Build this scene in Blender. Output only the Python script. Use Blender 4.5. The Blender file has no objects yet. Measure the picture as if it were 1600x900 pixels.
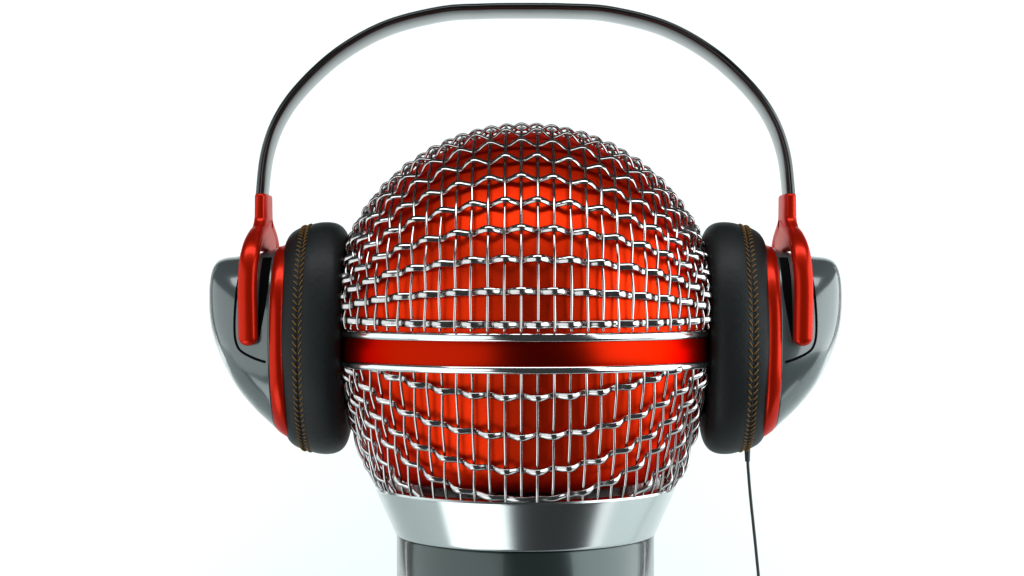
import bpy, math, random
from mathutils import Vector
from mathutils.bvhtree import BVHTree

random.seed(7)
# ------------------------------------------------------------------ units
# All sizes below are in "units" of 0.2 mm; x measured from the microphone
# axis, d = depth (towards the camera is negative), h = measured downwards
# (so that the table surface is h = FLOOR).
S = 0.0002
FLOOR = 2097.0
def P(x, d, h):
    return Vector((x * S, d * S, (FLOOR - h) * S))

scene = bpy.context.scene
col = scene.collection

# ------------------------------------------------------------------ camera
CAM_D = 2600.0
cam = bpy.data.cameras.new('camera')
cam_o = bpy.data.objects.new('camera', cam)
col.objects.link(cam_o)
cam_o.location = P(0, -CAM_D, 450)
cam_o.rotation_euler = (math.radians(90), 0, 0)
cam.sensor_width = 36.0
cam.lens = 36.0 * CAM_D / 1600.0
cam.shift_x = -21.0 / 1600.0
cam.clip_start = 0.01
cam.clip_end = 50
scene.camera = cam_o

# ------------------------------------------------------------------ world + lamps
world = bpy.data.worlds.new('World')
scene.world = world
world.use_nodes = True
bg = world.node_tree.nodes['Background']
bg.inputs[0].default_value = (0.93, 0.98, 1.0, 1)
bg.inputs[1].default_value = 0.05

def area(name, loc, target, sx, sy, power, color=(1, 1, 1)):
    l = bpy.data.lights.new(name, 'AREA')
    l.shape = 'RECTANGLE'
    l.size = sx; l.size_y = sy
    l.energy = power; l.color = color
    o = bpy.data.objects.new(name, l)
    col.objects.link(o)
    o.location = loc
    o.rotation_euler = (Vector(target) - Vector(loc)).to_track_quat('-Z', 'Y').to_euler()
    return o

MID = (0, 0, 0.32)
def polar(az, r, z):
    a = math.radians(az)
    return (r * math.sin(a), -r * math.cos(a), z)
area('softbox_key', polar(-67, 0.85, 0.30), MID, 1.90, 0.90, 8.6, (0.93, 1.0, 1.0))
area('softbox_fill', polar(80, 0.85, 0.42), MID, 1.40, 0.84, 13.5, (0.93, 0.99, 1.0))
area('softbox_top', (0.0, -0.35, 1.10), (0, 0, 0.40), 1.20, 0.30, 5.5, (0.96, 1.0, 1.0))
area('softbox_low', polar(-48, 0.46, -0.18), (0, 0, 0.26), 0.50, 0.36, 1.5, (0.94, 1.0, 1.0))
area('softbox_low', polar(86, 0.50, -0.20), (0, 0, 0.26), 0.36, 0.30, 0.6, (0.96, 1.0, 1.0))
for sx in (-1, 1):
    area('backdrop_lamp', (sx * 0.95, 0.80, 0.55), (-sx * 0.05, 1.75, 0.45), 0.35, 1.1, 8.8)

scene.view_settings.view_transform = 'Standard'
scene.view_settings.look = 'None'
scene.view_settings.gamma = 1.0
scene.view_settings.exposure = 0.0
scene.view_settings.use_curve_mapping = False

# ------------------------------------------------------------------ materials
def mat(name, base, rough=0.4, metal=0.0, coat=0.0, coat_rough=0.05, bump=0.0, bump_scale=300.0,
        rough_var=0.0, col_var=0.0, var_scale=60.0, spec=0.5, sheen=0.0, tint=(1, 1, 1)):
    m = bpy.data.materials.new(name)
    m.use_nodes = True
    nt = m.node_tree
    b = nt.nodes['Principled BSDF']
    b.inputs['Base Color'].default_value = (*base, 1)
    b.inputs['Roughness'].default_value = rough
    b.inputs['Metallic'].default_value = metal
    b.inputs['Specular IOR Level'].default_value = spec
    b.inputs['Specular Tint'].default_value = (*tint, 1)
    b.inputs['Coat Weight'].default_value = coat
    b.inputs['Coat Roughness'].default_value = coat_rough
    b.inputs['Sheen Weight'].default_value = sheen
    tc = nt.nodes.new('ShaderNodeTexCoord')
    if rough_var or col_var:
        n = nt.nodes.new('ShaderNodeTexNoise')
        n.inputs['Scale'].default_value = var_scale
        n.inputs['Detail'].default_value = 4
        nt.links.new(tc.outputs['Object'], n.inputs['Vector'])
        if rough_var:
            mr = nt.nodes.new('ShaderNodeMapRange')
            mr.inputs['From Min'].default_value = 0.3
            mr.inputs['From Max'].default_value = 0.7
            mr.inputs['To Min'].default_value = max(0.0, rough - rough_var)
            mr.inputs['To Max'].default_value = rough + rough_var
            nt.links.new(n.outputs['Fac'], mr.inputs['Value'])
            nt.links.new(mr.outputs['Result'], b.inputs['Roughness'])
        if col_var:
            mx = nt.nodes.new('ShaderNodeMix'); mx.data_type = 'RGBA'
            mx.inputs[6].default_value = (*[c * (1 - col_var) for c in base], 1)
            mx.inputs[7].default_value = (*[min(1, c * (1 + col_var)) for c in base], 1)
            nt.links.new(n.outputs['Fac'], mx.inputs[0])
            nt.links.new(mx.outputs[2], b.inputs['Base Color'])
    if bump:
        n2 = nt.nodes.new('ShaderNodeTexNoise')
        n2.inputs['Scale'].default_value = bump_scale
        n2.inputs['Detail'].default_value = 5
        nt.links.new(tc.outputs['Object'], n2.inputs['Vector'])
        bp = nt.nodes.new('ShaderNodeBump')
        bp.inputs['Strength'].default_value = bump
        bp.inputs['Distance'].default_value = 0.0004
        nt.links.new(n2.outputs['Fac'], bp.inputs['Height'])
        nt.links.new(bp.outputs['Normal'], b.inputs['Normal'])
    return m

M = {
    'backdrop': mat('white_paper', (0.82, 0.875, 0.875), 0.9, spec=0.1),
    'wire': mat('steel_wire', (0.50, 0.485, 0.485), 0.16, 1.0, rough_var=0.06, var_scale=200, tint=(0.15, 0.15, 0.15)),
    'foam': mat('red_windscreen', (0.69, 0.026, 0.003), 0.44, 0.9, bump=0.04, bump_scale=900, col_var=0.06, var_scale=120, tint=(1, 0.12, 0.06)),
    'chrome': mat('chrome_trim', (0.62, 0.63, 0.63), 0.13, 1.0, rough_var=0.03),
    'collar': mat('brushed_collar', (0.50, 0.535, 0.535), 0.2, 1.0, rough_var=0.01),
    'body': mat('black_lacquer', (0.016, 0.022, 0.021), 0.24, 0.0, tint=(0.8, 1.0, 0.97), spec=0.6, coat=0.3, rough_var=0.03, var_scale=90),
    'redband': mat('red_anodised_band', (0.33, 0.008, 0.001), 0.3, 1.0, tint=(1, 0.12, 0.06)),
    'redplastic': mat('red_gloss_plastic', (0.45, 0.010, 0.001), 0.32, 0.6, coat=0.08, coat_rough=0.06, rough_var=0.015, tint=(1, 0.3, 0.2)),
    'shell': mat('gunmetal_gloss', (0.082, 0.1, 0.103), 0.2, 0.3, coat=0.5, coat_rough=0.05, rough_var=0.03, spec=0.7),
    'leather': mat('black_leather', (0.006, 0.008, 0.0085), 0.52, 0.0, bump=0.25, bump_scale=700, rough_var=0.08, spec=0.26),
    'thread': mat('tan_thread', (0.19, 0.09, 0.01), 0.8, 0.0),
    'black': mat('matte_black', (0.003, 0.003, 0.003), 0.9, spec=0.02),
    'band': mat('black_spring_steel', (0.005, 0.006, 0.006), 0.14, 0.0, coat=0.2, coat_rough=0.06, spec=0.5, rough_var=0.03),
    'cable': mat('black_rubber_cable', (0.012, 0.012, 0.012), 0.45),
}

# ------------------------------------------------------------------ mesh helpers
def link(name, verts, faces, m, parent=None, smooth=True, sharp=None):
    me = bpy.data.meshes.new(name)
    me.from_pydata([tuple(v) for v in verts], [], faces)
    me.validate()
    me.update()
    if smooth:
        me.polygons.foreach_set('use_smooth', [True] * len(me.polygons))
        if sharp:
            me.set_sharp_from_angle(angle=math.radians(sharp))
    me.materials.append(m)
    o = bpy.data.objects.new(name, me)
    col.objects.link(o)
    if parent is not None:
        o.parent = parent
        o.matrix_parent_inverse = parent.matrix_world.inverted()
    return o

def empty(name, loc, label, cat):
    o = bpy.data.objects.new(name, None)
    o.empty_display_size = 0.05
    o.location = loc
    col.objects.link(o)
    bpy.context.view_layer.update()
    o['label'] = label
    o['category'] = cat
    return o

def loft(rings, closed_ends=True, loop=False):
    """rings: list of equal-length closed rings of Vectors"""
    n = len(rings[0])
    verts = [v for r in rings for v in r]
    faces = []
    m = len(rings)
    for i in range(m if loop else m - 1):
        a = i * n; b = ((i + 1) % m) * n
        for k in range(n):
            k2 = (k + 1) % n
            faces.append((a + k, a + k2, b + k2, b + k))
    if closed_ends and not loop:
        faces.append(tuple(range(n - 1, -1, -1)))
        faces.append(tuple((m - 1) * n + k for k in range(n)))
    return verts, faces

def revolve(profile, n=128, capped=True):
    """profile: (radius, h) list about the microphone axis"""
    rings = []
    for r, h in profile:
        rings.append([P(r * math.sin(2 * math.pi * k / n), -r * math.cos(2 * math.pi * k / n), h) for k in range(n)])
    return loft(rings, capped)

def catmull(pts, per=8):
    out = []
    n = len(pts)
    for i in range(n - 1):
        p0 = pts[max(i - 1, 0)]; p1 = pts[i]; p2 = pts[i + 1]; p3 = pts[min(i + 2, n - 1)]
        for j in range(per):
            t = j / per
            out.append(tuple(0.5 * ((2 * b) + (-a + c) * t + (2 * a - 5 * b + 4 * c - d) * t * t + (-a + 3 * b - 3 * c + d) * t ** 3)
                             for a, b, c, d in zip(p0, p1, p2, p3)))
    out.append(tuple(pts[-1]))
    return out

def lerp_table(tab, x):
    if x <= tab[0][0]: return tab[0][1]
    for (x0, y0), (x1, y1) in zip(tab, tab[1:]):
        if x <= x1:
            return y0 + (y1 - y0) * (x - x0) / (x1 - x0)
    return tab[-1][1]

def spow(v, e):
    return math.copysign(abs(v) ** e, v)

def tube(points, normals, a, b, n=8, cap=True, e=1.0):
    """sweep an ellipse: half width a across (in surface), half thickness b along normal; in world space"""
    rings = []
    m = len(points)
    for i in range(m):
        t = (points[min(i + 1, m - 1)] - points[max(i - 1, 0)])
        if t.length < 1e-12: t = Vector((0, 0, 1))
        t.normalize()
        nn = normals[i] - t * normals[i].dot(t)
        nn.normalize()
        bb = t.cross(nn)
        aa = a[i] if isinstance(a, (list, tuple)) else a
        bt = b[i] if isinstance(b, (list, tuple)) else b
        rings.append([points[i] + bb * (aa * S * spow(math.cos(2 * math.pi * k / n), e)) + nn * (bt * S * spow(math.sin(2 * math.pi * k / n), e)) for k in range(n)])
    return loft(rings, cap)

def round_tube(points, rad, n=10):
    ref = Vector((0.31, 0.9, 0.17))
    return tube(points, [ref] * len(points), rad, rad, n)

# ================================================================== BACKDROP
prof = []
Y0, Y1, ZT, RR = -0.08, 0.85, 1.5, 0.75
prof.append((Y0, 0)); prof.append((0.3, 0)); prof.append((Y1, 0))
for k in range(1, 25):
    a = math.pi / 2 * k / 24
    prof.append((Y1 + RR * math.sin(a), RR - RR * math.cos(a)))
prof.append((Y1 + RR, ZT))
vs, fs = [], []
XW = 1.25
for y, z in prof:
    vs += [Vector((-XW, y, z)), Vector((XW, y, z))]
for i in range(len(prof) - 1):
    fs.append((2 * i, 2 * i + 1, 2 * i + 3, 2 * i + 2))
bd = link('backdrop', vs, fs, M['backdrop'])
bd['kind'] = 'structure'

# ================================================================== MICROPHONE
mic = empty('microphone', P(0, 0, FLOOR), 'large handheld microphone with red core under a silver wire grille ball', 'microphone')

R0 = 296.0          # grille ball radius
HC = 495.0          # ball centre
# lower basket radius by z (z = HC - h, negative downwards)
LOW = [(-262, 232.5), (-255, 236), (-215, 250), (-177, 262), (-155, 269), (-105, 284), (-75, 290.5), (-60, 293), (0, 296)]
def rlow(z):
    return lerp_table(LOW, z)

# --- inner red core
prof = []
for k in range(0, 41):
    a = math.pi / 2 * k / 40
    prof.append((max(0.4, 287 * math.sin(a)), HC - 287 * math.cos(a)))
for z in range(-15, -211, -15):
    prof.append((rlow(z) - 10, HC - z))
prof += [(233, HC + 222), (219, HC + 238), (196, HC + 250), (150, HC + 257)]
v, f = revolve(prof, 128)
link('windscreen_core', v, f, M['foam'], mic)

# --- handle: collar and body
v, f = revolve([(120, 756), (214, 754), (228, 752.5), (233, 755), (234.2, 758), (233.2, 761), (204.0, 826), (203.0, 829.2), (200.5, 831), (190, 831.5)], 160)
link('collar', v, f, M['collar'], mic, sharp=40)
v, f = revolve([(192, 831.8), (199.4, 832), (200.6, 834), (200.2, 900), (196, 1150), (186, 1500), (174, 1850), (166, 2010), (165, 2040)], 160)
body = link('handle', v, f, M['body'], mic, sharp=40)
v, f = revolve([(163, 2040.5), (168, 2043), (169, 2050), (169, 2085), (164, 2096), (156, FLOOR)], 128)
link('end_cap', v, f, M['collar'], mic, sharp=40)

# --- centre ring
v, f = revolve([(270, 524), (291.5, 524), (292.5, 526), (292.8, 541), (292.5, 557), (291.5, 560), (270, 560)], 192)
ring = link('centre_band', v, f, M['redband'], mic, sharp=40)
def trim(h0, h1):
    c = (h0 + h1) / 2; q = (h1 - h0) / 2
    pr = [(272, h0)]
    for k in range(0, 13):
        a = -math.pi / 2 + math.pi * k / 12
        pr.append((291 + 5.5 * math.cos(a) ** 0.6 if abs(math.cos(a)) > 1e-6 else 291, c + q * math.sin(a)))
    pr.append((272, h1))
    return revolve(pr, 192)
for h0, h1 in ((512.5, 525.2), (558.6, 569.8)):
    v, f = trim(h0, h1)
    link('chrome_trim', v, f, M['chrome'], ring, sharp=50)

# --- woven wire grille
DA = math.radians(4.55); A0 = math.radians(-1.2)     # columns
DB = math.radians(8.95); B0 = math.radians(-1.1)     # rows
AMPR, AMPC = 5.4, 1.6
WR_A, WR_B = 5.6, 2.3    # row wire half width / thickness
WC = 2.15                # column wire radius
def sph(al, be, off):
    n = Vector((math.sin(al), -math.cos(al) * math.cos(be), math.cos(al) * math.sin(be)))
    p = n * (R0 + off)
    return P(p.x, p.y, HC - p.z), n

# hem hoops (mostly hidden behind the ring) carry the wires
v, f = revolve([(286, 515), (292, 515), (292, 521), (286, 521), (286, 515.01)], 96, False)
dome = link('grille_dome', v, f, M['wire'], mic)
v, f = revolve([(282, 562), (287, 562), (287, 567), (282, 567), (282, 562.01)], 96, False)
basket = link('grille_basket', v, f, M['wire'], mic)

for k in range(0, 21):                      # rows over the dome
    be = B0 + k * DB + math.radians(random.uniform(-0.12, 0.12))
    am = AMPR * random.uniform(0.9, 1.08)
    pts, nrm = [], []
    amax = 80.0
    N = 300
    for s in range(N + 1):
        al = math.radians(-amax + 2 * amax * s / N)
        i = (al - A0) / DA
        p, n = sph(al, be, am * math.cos(math.pi * (i + k + 1)))
        pts.append(p); nrm.append(n)
    v, f = tube(pts, nrm, WR_A, WR_B, 8)
    link('row_wire', v, f, M['wire'], dome)
for i in range(-17, 18):                    # columns over the dome
    al = A0 + i * DA + math.radians(random.uniform(-0.1, 0.1))
    z0 = -16.0
    bs = math.asin(max(-1, min(1, z0 / (R0 * math.cos(al)))))
    pts, nrm = [], []
    N = 150
    for s in range(N + 1):
        be = bs + (math.pi - 2 * bs) * s / N
        k = (be - B0) / DB
        p, n = sph(al, be, -AMPC * math.cos(math.pi * (i + k + 1)))
        pts.append(p); nrm.append(n)
    v, f = tube(pts, nrm, WC, WC, 6)
    link('column_wire', v, f, M['wire'], dome)

# lower basket: surface of revolution, rows = planes through the x axis
ROWB = [(-2, 20.7), (-3, 31.5), (-4, 40.5), (-5, 47.6), (-6, 56.5), (-7, 65.5), (-8, 74.5), (-9, 83.5), (-10, 96.5), (-11, 105.5), (-12, 114.5),
        (-13, 123.5), (-14, 132.4), (-15, 139.5), (-16, 148.5), (-17, 159.3)]
_bk = sorted([(b, k) for k, b in ROWB])
_bk = [(2.0, -0.2)] + _bk + [(178.0, -18.8)]
def k_of_b(bdeg): return lerp_table(_bk, bdeg)
def col_s(al, r):
    sa = math.sin(al)
    p = 0.12 + 0.88 * sa ** 4
    return sa * (r / 290.5) ** (p - 1)
_alph = [math.radians(a) for a in range(-90, 91, 2)]
def al_of(x, r):
    tab = [(col_s(a, r), a) for a in _alph]
    return lerp_table(tab, x / r)
def low_pt(phi, z, off):
    r = rlow(z)
    sl = (rlow(z + 6) - rlow(z - 6)) / 12.0
    n = Vector((math.sin(phi), -math.cos(phi), -sl)).normalized()
    return P(r * math.sin(phi) + n.x * off, -r * math.cos(phi) + n.y * off, HC - (z + n.z * off)), n
ZHI, ZLO = -71.0, -262.0
def row_piece(lst, k):
    pts, nrm = [], []
    am = AMPR * random.uniform(0.9, 1.08)
    for phi, z in lst:
        r = rlow(z)
        x = r * math.sin(phi)
        i = (al_of(x, r) - A0) / DA
        t = max(0.0, min(1.0, (z + 262) / 22.0))
        p, n = low_pt(phi, z, t * (am * math.cos(math.pi * (i + k + 1)) + 0.8) - 3.5 * (1 - t))
        pts.append(p); nrm.append(n)
    if len(pts) > 6:
        v, f = tube(pts, nrm, 5.0, 2.3, 8)
        link('row_wire', v, f, M['wire'], basket)
for k, bdeg in ROWB:
    back = bdeg > 90
    bb = 180 - bdeg if back else bdeg
    tb = math.tan(math.radians(bb))
    fl = (lambda ph: math.pi - ph) if back else (lambda ph: ph)
    if bb < 48:
        lst = []
        N = 320
        for s in range(N + 1):
            ph = math.radians(-88 + 176 * s / N)
            lo, hi = -330.0, 0.0
            for _ in range(30):
                z = (lo + hi) / 2
                if -z - rlow(z) * math.cos(ph) * tb > 0: lo = z
                else: hi = z
            if ZLO <= z <= ZHI: lst.append((fl(ph), z))
        row_piece(lst, k)
    else:
        for sg in (-1, 1):
            lst = []
            for s in range(121):
                z = ZLO + (ZHI - ZLO) * s / 120
                c = -z / (rlow(z) * tb)
                if c < 0.999: lst.append((fl(sg * math.acos(c)), z))
            row_piece(lst, k)
for back in (False, True):
    for i in range(-18, 20):
        al = A0 + i * DA
        if abs(al) > math.radians(86): continue
        pts, nrm = [], []
        for s in range(61):
            z = ZHI + (ZLO - ZHI) * s / 60
            r = rlow(z)
            q = max(-0.9995, min(0.9995, col_s(al, r)))
            ph = math.asin(q)
            y = r * math.cos(ph)
            b = math.degrees(math.atan2(-z, y))
            if back: b = 180 - b; ph = math.pi - ph
            p, n = low_pt(ph, z, -AMPC * math.cos(math.pi * (i + k_of_b(b) + 1)) - 3.0 * max(0, min(1, (-240 - z) / 18.0)))
            pts.append(p); nrm.append(n)
        v, f = tube(pts, nrm, WC, WC, 6)
        link('column_wire', v, f, M['wire'], basket)

# ================================================================== HEADPHONES
hp = empty('headphones', P(0, 0, 710), 'red and black headphones clamped over the microphone ball like ears', 'headphones')

# --- headband (flat spring strap)
half = [(0, 11.6), (66, 12.4), (131, 17.0), (215, 39), (288, 79.5), (347, 133), (383.5, 184), (404, 240), (412, 304), (412, 330)]
half = [(x * 1.016, 450 - (450 - h) * 1.005) for x, h in half]
pts2 = [(-x, h) for x, h in half[::-1]] + half[1:]
cl = catmull(pts2, 10)
rings = []
NB = 28
for i, (x, h) in enumerate(cl):
    x0, h0 = cl[max(i - 1, 0)]; x1, h1 = cl[min(i + 1, len(cl) - 1)]
    tx, th = x1 - x0, h1 - h0
    L = math.hypot(tx, th); nx, nh = -th / L, tx / L      # inward normal
    if nh * 1 + 0 < 0 and abs(x) < 100: nx, nh = -nx, -nh
    cx, ch = x + nx * 7.5, h + nh * 7.5
    w = 34 + 16 * max(0.0, min(1.0, (300 - h) / 260.0))
    ring_ = []
    for k in range(NB):
        a = 2 * math.pi * k / NB
        ca, sa = math.cos(a), math.sin(a)
        u = math.copysign(abs(ca) ** 0.75, ca) * w
        t_ = math.copysign(abs(sa) ** 0.9, sa) * 8.5
        ring_.append(P(cx + nx * t_, u, ch + nh * t_))
    rings.append(ring_)
v, f = loft(rings)
link('headband', v, f, M['band'], hp, sharp=60)

# --- shell sections: x, top h, bottom h, depth radius
SEC = [(361, 384, 684, 112), (366, 382, 683, 114), (381, 386, 673, 112), (397, 391, 659, 110), (420, 397, 637, 105),
       (445, 400, 607, 97), (464, 402, 574, 85), (476, 406, 547, 72), (483, 414, 525, 57), (487, 427, 505, 40), (488.5, 445, 487, 20)]
def sec_at(x):
    return [lerp_table([(s[0], s[j]) for s in SEC], x) for j in (1, 2, 3)]
def sec_ring(sg, x, top, bot, d, n=72, e=2.35, grow=0.0):
    hc, rz = (top + bot) / 2, (bot - top) / 2 + grow
    out = []
    for k in range(n):
        a = 2 * math.pi * k / n
        ca, sa = math.cos(a), math.sin(a)
        out.append(P(sg * x, -math.copysign(abs(ca) ** (2 / e), ca) * (d + grow), hc - math.copysign(abs(sa) ** (2 / e), sa) * rz))
    return out
def smooth_secs(xs):
    # catmull through the table for smooth shell
    return catmull(SEC, 6)

CUSH = [(372, 120), (371, 148), (368, 158), (362, 165.5), (354, 170.5), (346, 173.8), (342, 174.6), (340, 173.6), (338, 174.8),
        (332, 177.6), (322, 180.2), (309, 181.2), (296, 179.5), (286, 174), (279, 164), (275.5, 150), (276, 134), (281, 118), (290, 104), (304, 94), (330, 88), (366, 88)]
CH, CD = 528.0, 0.70     # cushion centre height, depth ratio
def cush_r(x):
    # outer surface radius for offsets 340..368
    t = sorted([(a, b) for a, b in CUSH[:12]])
    return lerp_table(t, x)

for sg in (-1, 1):
    # cushion
    prof2 = catmull(CUSH, 3)
    rings = []
    n = 96
    for x, r in prof2:
        rings.append([P(sg * x, -r * CD * math.cos(2 * math.pi * k / n), CH - r * math.sin(2 * math.pi * k / n)) for k in range(n)])
    v, f = loft(rings, False)
    cush = link('ear_cushion', v, f, M['leather'], hp)
    # stitching: two rows of short slanted stitches either side of the seam, small capsules
    sv, sf = [], []
    NS = 104
    for row, (xa, xb) in enumerate(((338.5, 333.5), (341.0, 347.5))):
        for k in range(NS):
            a0 = 2 * math.pi * (k + 0.08) / NS; a1 = 2 * math.pi * (k + 0.80) / NS
            pp, nn = [], []
            for q in range(5):
                t = q / 4
                a = a0 + (a1 - a0) * t
                x = xa + (xb - xa) * t
                lift = 1.0 + 1.0 * math.sin(math.pi * t)
                r = cush_r(x) + lift
                pp.append(P(sg * x, -r * CD * math.cos(a), CH - r * math.sin(a)))
                nn.append(Vector((0, -math.cos(a), math.sin(a))))
            tv, tf = tube(pp, nn, 0.85, 0.8, 5)
            o_ = len(sv)
            sv += tv; sf += [tuple(i + o_ for i in q) for q in tf]
    st = link('stitching', sv, sf, M['thread'], cush)
    st['kind'] = 'stuff'

    # red ring between cushion and shell
    rings = []
    for x, g in ((358, -16), (361, -4), (363, -0.5), (366, 0.8), (375, 1.4), (382, 1.0), (384.2, -1.2), (384.6, -8)):
        t, b, d = sec_at(x)
        rings.append(sec_ring(sg, x, t, b, d, 96, 2.35, g))
    v, f = loft(rings)
    link('cup_ring', v, f, M['redplastic'], hp, sharp=50)

    # shell
    tab = [s for s in catmull(SEC, 6) if s[0] > 383.4]
    rings = [sec_ring(sg, 383.2, *sec_at(383.2), 72, 2.35, -6)] + [sec_ring(sg, *s, 72) for s in tab]
    v, f = loft(rings)
    shell = link('cup_shell', v, f, M['shell'], hp)
    bvh = BVHTree.FromPolygons(v, f)
    def on_shell(x, h, lift, back=False):
        o = P(sg * x, 400 if back else -400, h)
        hit, nn, _, _ = bvh.ray_cast(o, Vector((0, -1 if back else 1, 0)))
        if hit is None: return None
        if (nn.y > 0) != back: nn = -nn
        return hit + nn * lift * S, nn
    for back in (False, True):
        # seam: dark gasket line round the yoke panel
        path = catmull([(431, 412), (434, 440), (436.5, 480), (437, 518), (433, 537), (424, 547), (405, 556), (389, 561)], 8)
        pp, nn = [], []
        for x, h in path:
            r_ = on_shell(x, h, 0.2, back)
            if r_: pp.append(r_[0]); nn.append(r_[1])
        v, f = tube(pp, nn, 2.0, 0.9, 8)
        link('panel_seam', v, f, M['black'], shell)
        # black plate painting in the shade of the recess between yoke and ring
        gv, gf = [], []
        NY, NX = 14, 5
        for j in range(NY + 1):
            t = j / NY
            h = 404 + t * 128
            xl = 401 - 2 * t; xr_ = 386.5 + 13.0 * max(0, (t - 0.35) / 0.65) ** 1.3
            for i in range(NX + 1):
                x = xl + (xr_ - xl) * i / NX
                r_ = on_shell(x, h, 1.0, back) or (P(sg * x, 60 if back else -60, h), Vector((0, 1, 0)))
                gv.append(r_[0])
        n0 = len(gv)
        dy = -3 * S if back else 3 * S
        gv += [p + Vector((0, dy, 0)) for p in gv]
        W = NX + 1
        for j in range(NY):
            for i in range(NX):
                a = j * W + i
                gf.append((a, a + 1, a + W + 1, a + W))
        edge = [i for i in range(W)] + [j * W + NX for j in range(1, NY + 1)] + [NY * W + i for i in range(NX - 1, -1, -1)] + [j * W for j in range(NY - 1, 0, -1)]
        for q in range(len(edge)):
            a, b = edge[q], edge[(q + 1) % len(edge)]
            gf.append((a, b, b + n0, a + n0))
        link('slot_shade_plate', gv, gf, M['black'], shell)

    # yoke: socket, two prongs
    rings = []
    for h, tx, td, g in ((304, 7, 34, 0), (305, 9.5, 37, 0), (308, 10.5, 38, 0), (340, 11, 38, 0), (348, 11.5, 42, 0), (356, 12, 56, 0), (364, 12, 72, 0), (374, 11.5, 86, 0), (384, 10.5, 94, 0), (391, 8.5, 96, 0), (393, 5, 92, 0)):
        r_ = []
        for k in range(40):
            a = 2 * math.pi * k / 40
            ca, sa = math.cos(a), math.sin(a)
            r_.append(P(sg * (409 + math.copysign(abs(sa) ** 0.6, sa) * tx), math.copysign(abs(ca) ** 0.5, ca) * td, h))
        rings.append(r_)
    v, f = loft(rings)
    sock = link('yoke_socket', v, f, M['redplastic'], hp, sharp=60)
    for back in (False, True):
        fb = 1 if back else -1
        path = catmull([(407, 8, 350), (408, 34, 360), (410, 70, 372), (412, 98, 390), (414, 113, 416), (415, 118, 450), (414.5, 118, 490), (414, 117, 524)], 8)
        pp = [P(sg * x, fb * d, h) for x, d, h in path]
        m_ = len(pp)
        aa, bb = [], []
        for i in range(m_):
            t = i / (m_ - 1)
            aa.append(11.5 + 2.8 * min(1, t / 0.5))
            bb.append(11.0 - 1.0 * t)
        # rounded foot
        for q in range(1, 7):
            an = math.pi / 2 * q / 6
            pp.append(P(sg * 414, fb * 117, 524 + 12.5 * math.sin(an)))
            aa.append(max(0.6, 14.3 * math.cos(an))); bb.append(max(0.6, 10.0 * math.cos(an)))
        nrm = []
        for i in range(len(pp)):
            t = pp[min(i + 1, len(pp) - 1)] - pp[max(i - 1, 0)]
            nrm.append(Vector((1, 0, 0)).cross(t).normalized())
        v, f = tube(pp, nrm, aa, bb, 32, True, 0.85)
        link('yoke_arm', v, f, M['redplastic'], hp)

# --- cable from the ear cup on the right
pp = [P(346, 0, 660), P(346.5, 0, 690), P(347, 0, 721)]
v, f = tube(pp, [Vector((0, 1, 0))] * 3, [5.5, 5.2, 4.0], [5.5, 5.2, 4.0], 16)
link('strain_relief', v, f, M['cable'], hp, sharp=50)
path = [(347, 0, 700), (347.3, 0, 722), (351, 0, 770), (356, -1, 820), (361, -2, 870), (366, -3, 930), (376, -4, 1100), (392, -6, 1400), (404, -8, 1800),
        (410, -6, 2020), (424, 4, 2080), (470, 30, FLOOR - 2.6), (560, 110, FLOOR - 2.6), (600, 260, FLOOR - 2.6), (520, 420, FLOOR - 2.6), (380, 520, FLOOR - 2.6)]
pp = [P(*q) for q in catmull(path, 8)]
v, f = round_tube(pp, 2.5, 10)
link('cable', v, f, M['cable'], hp)
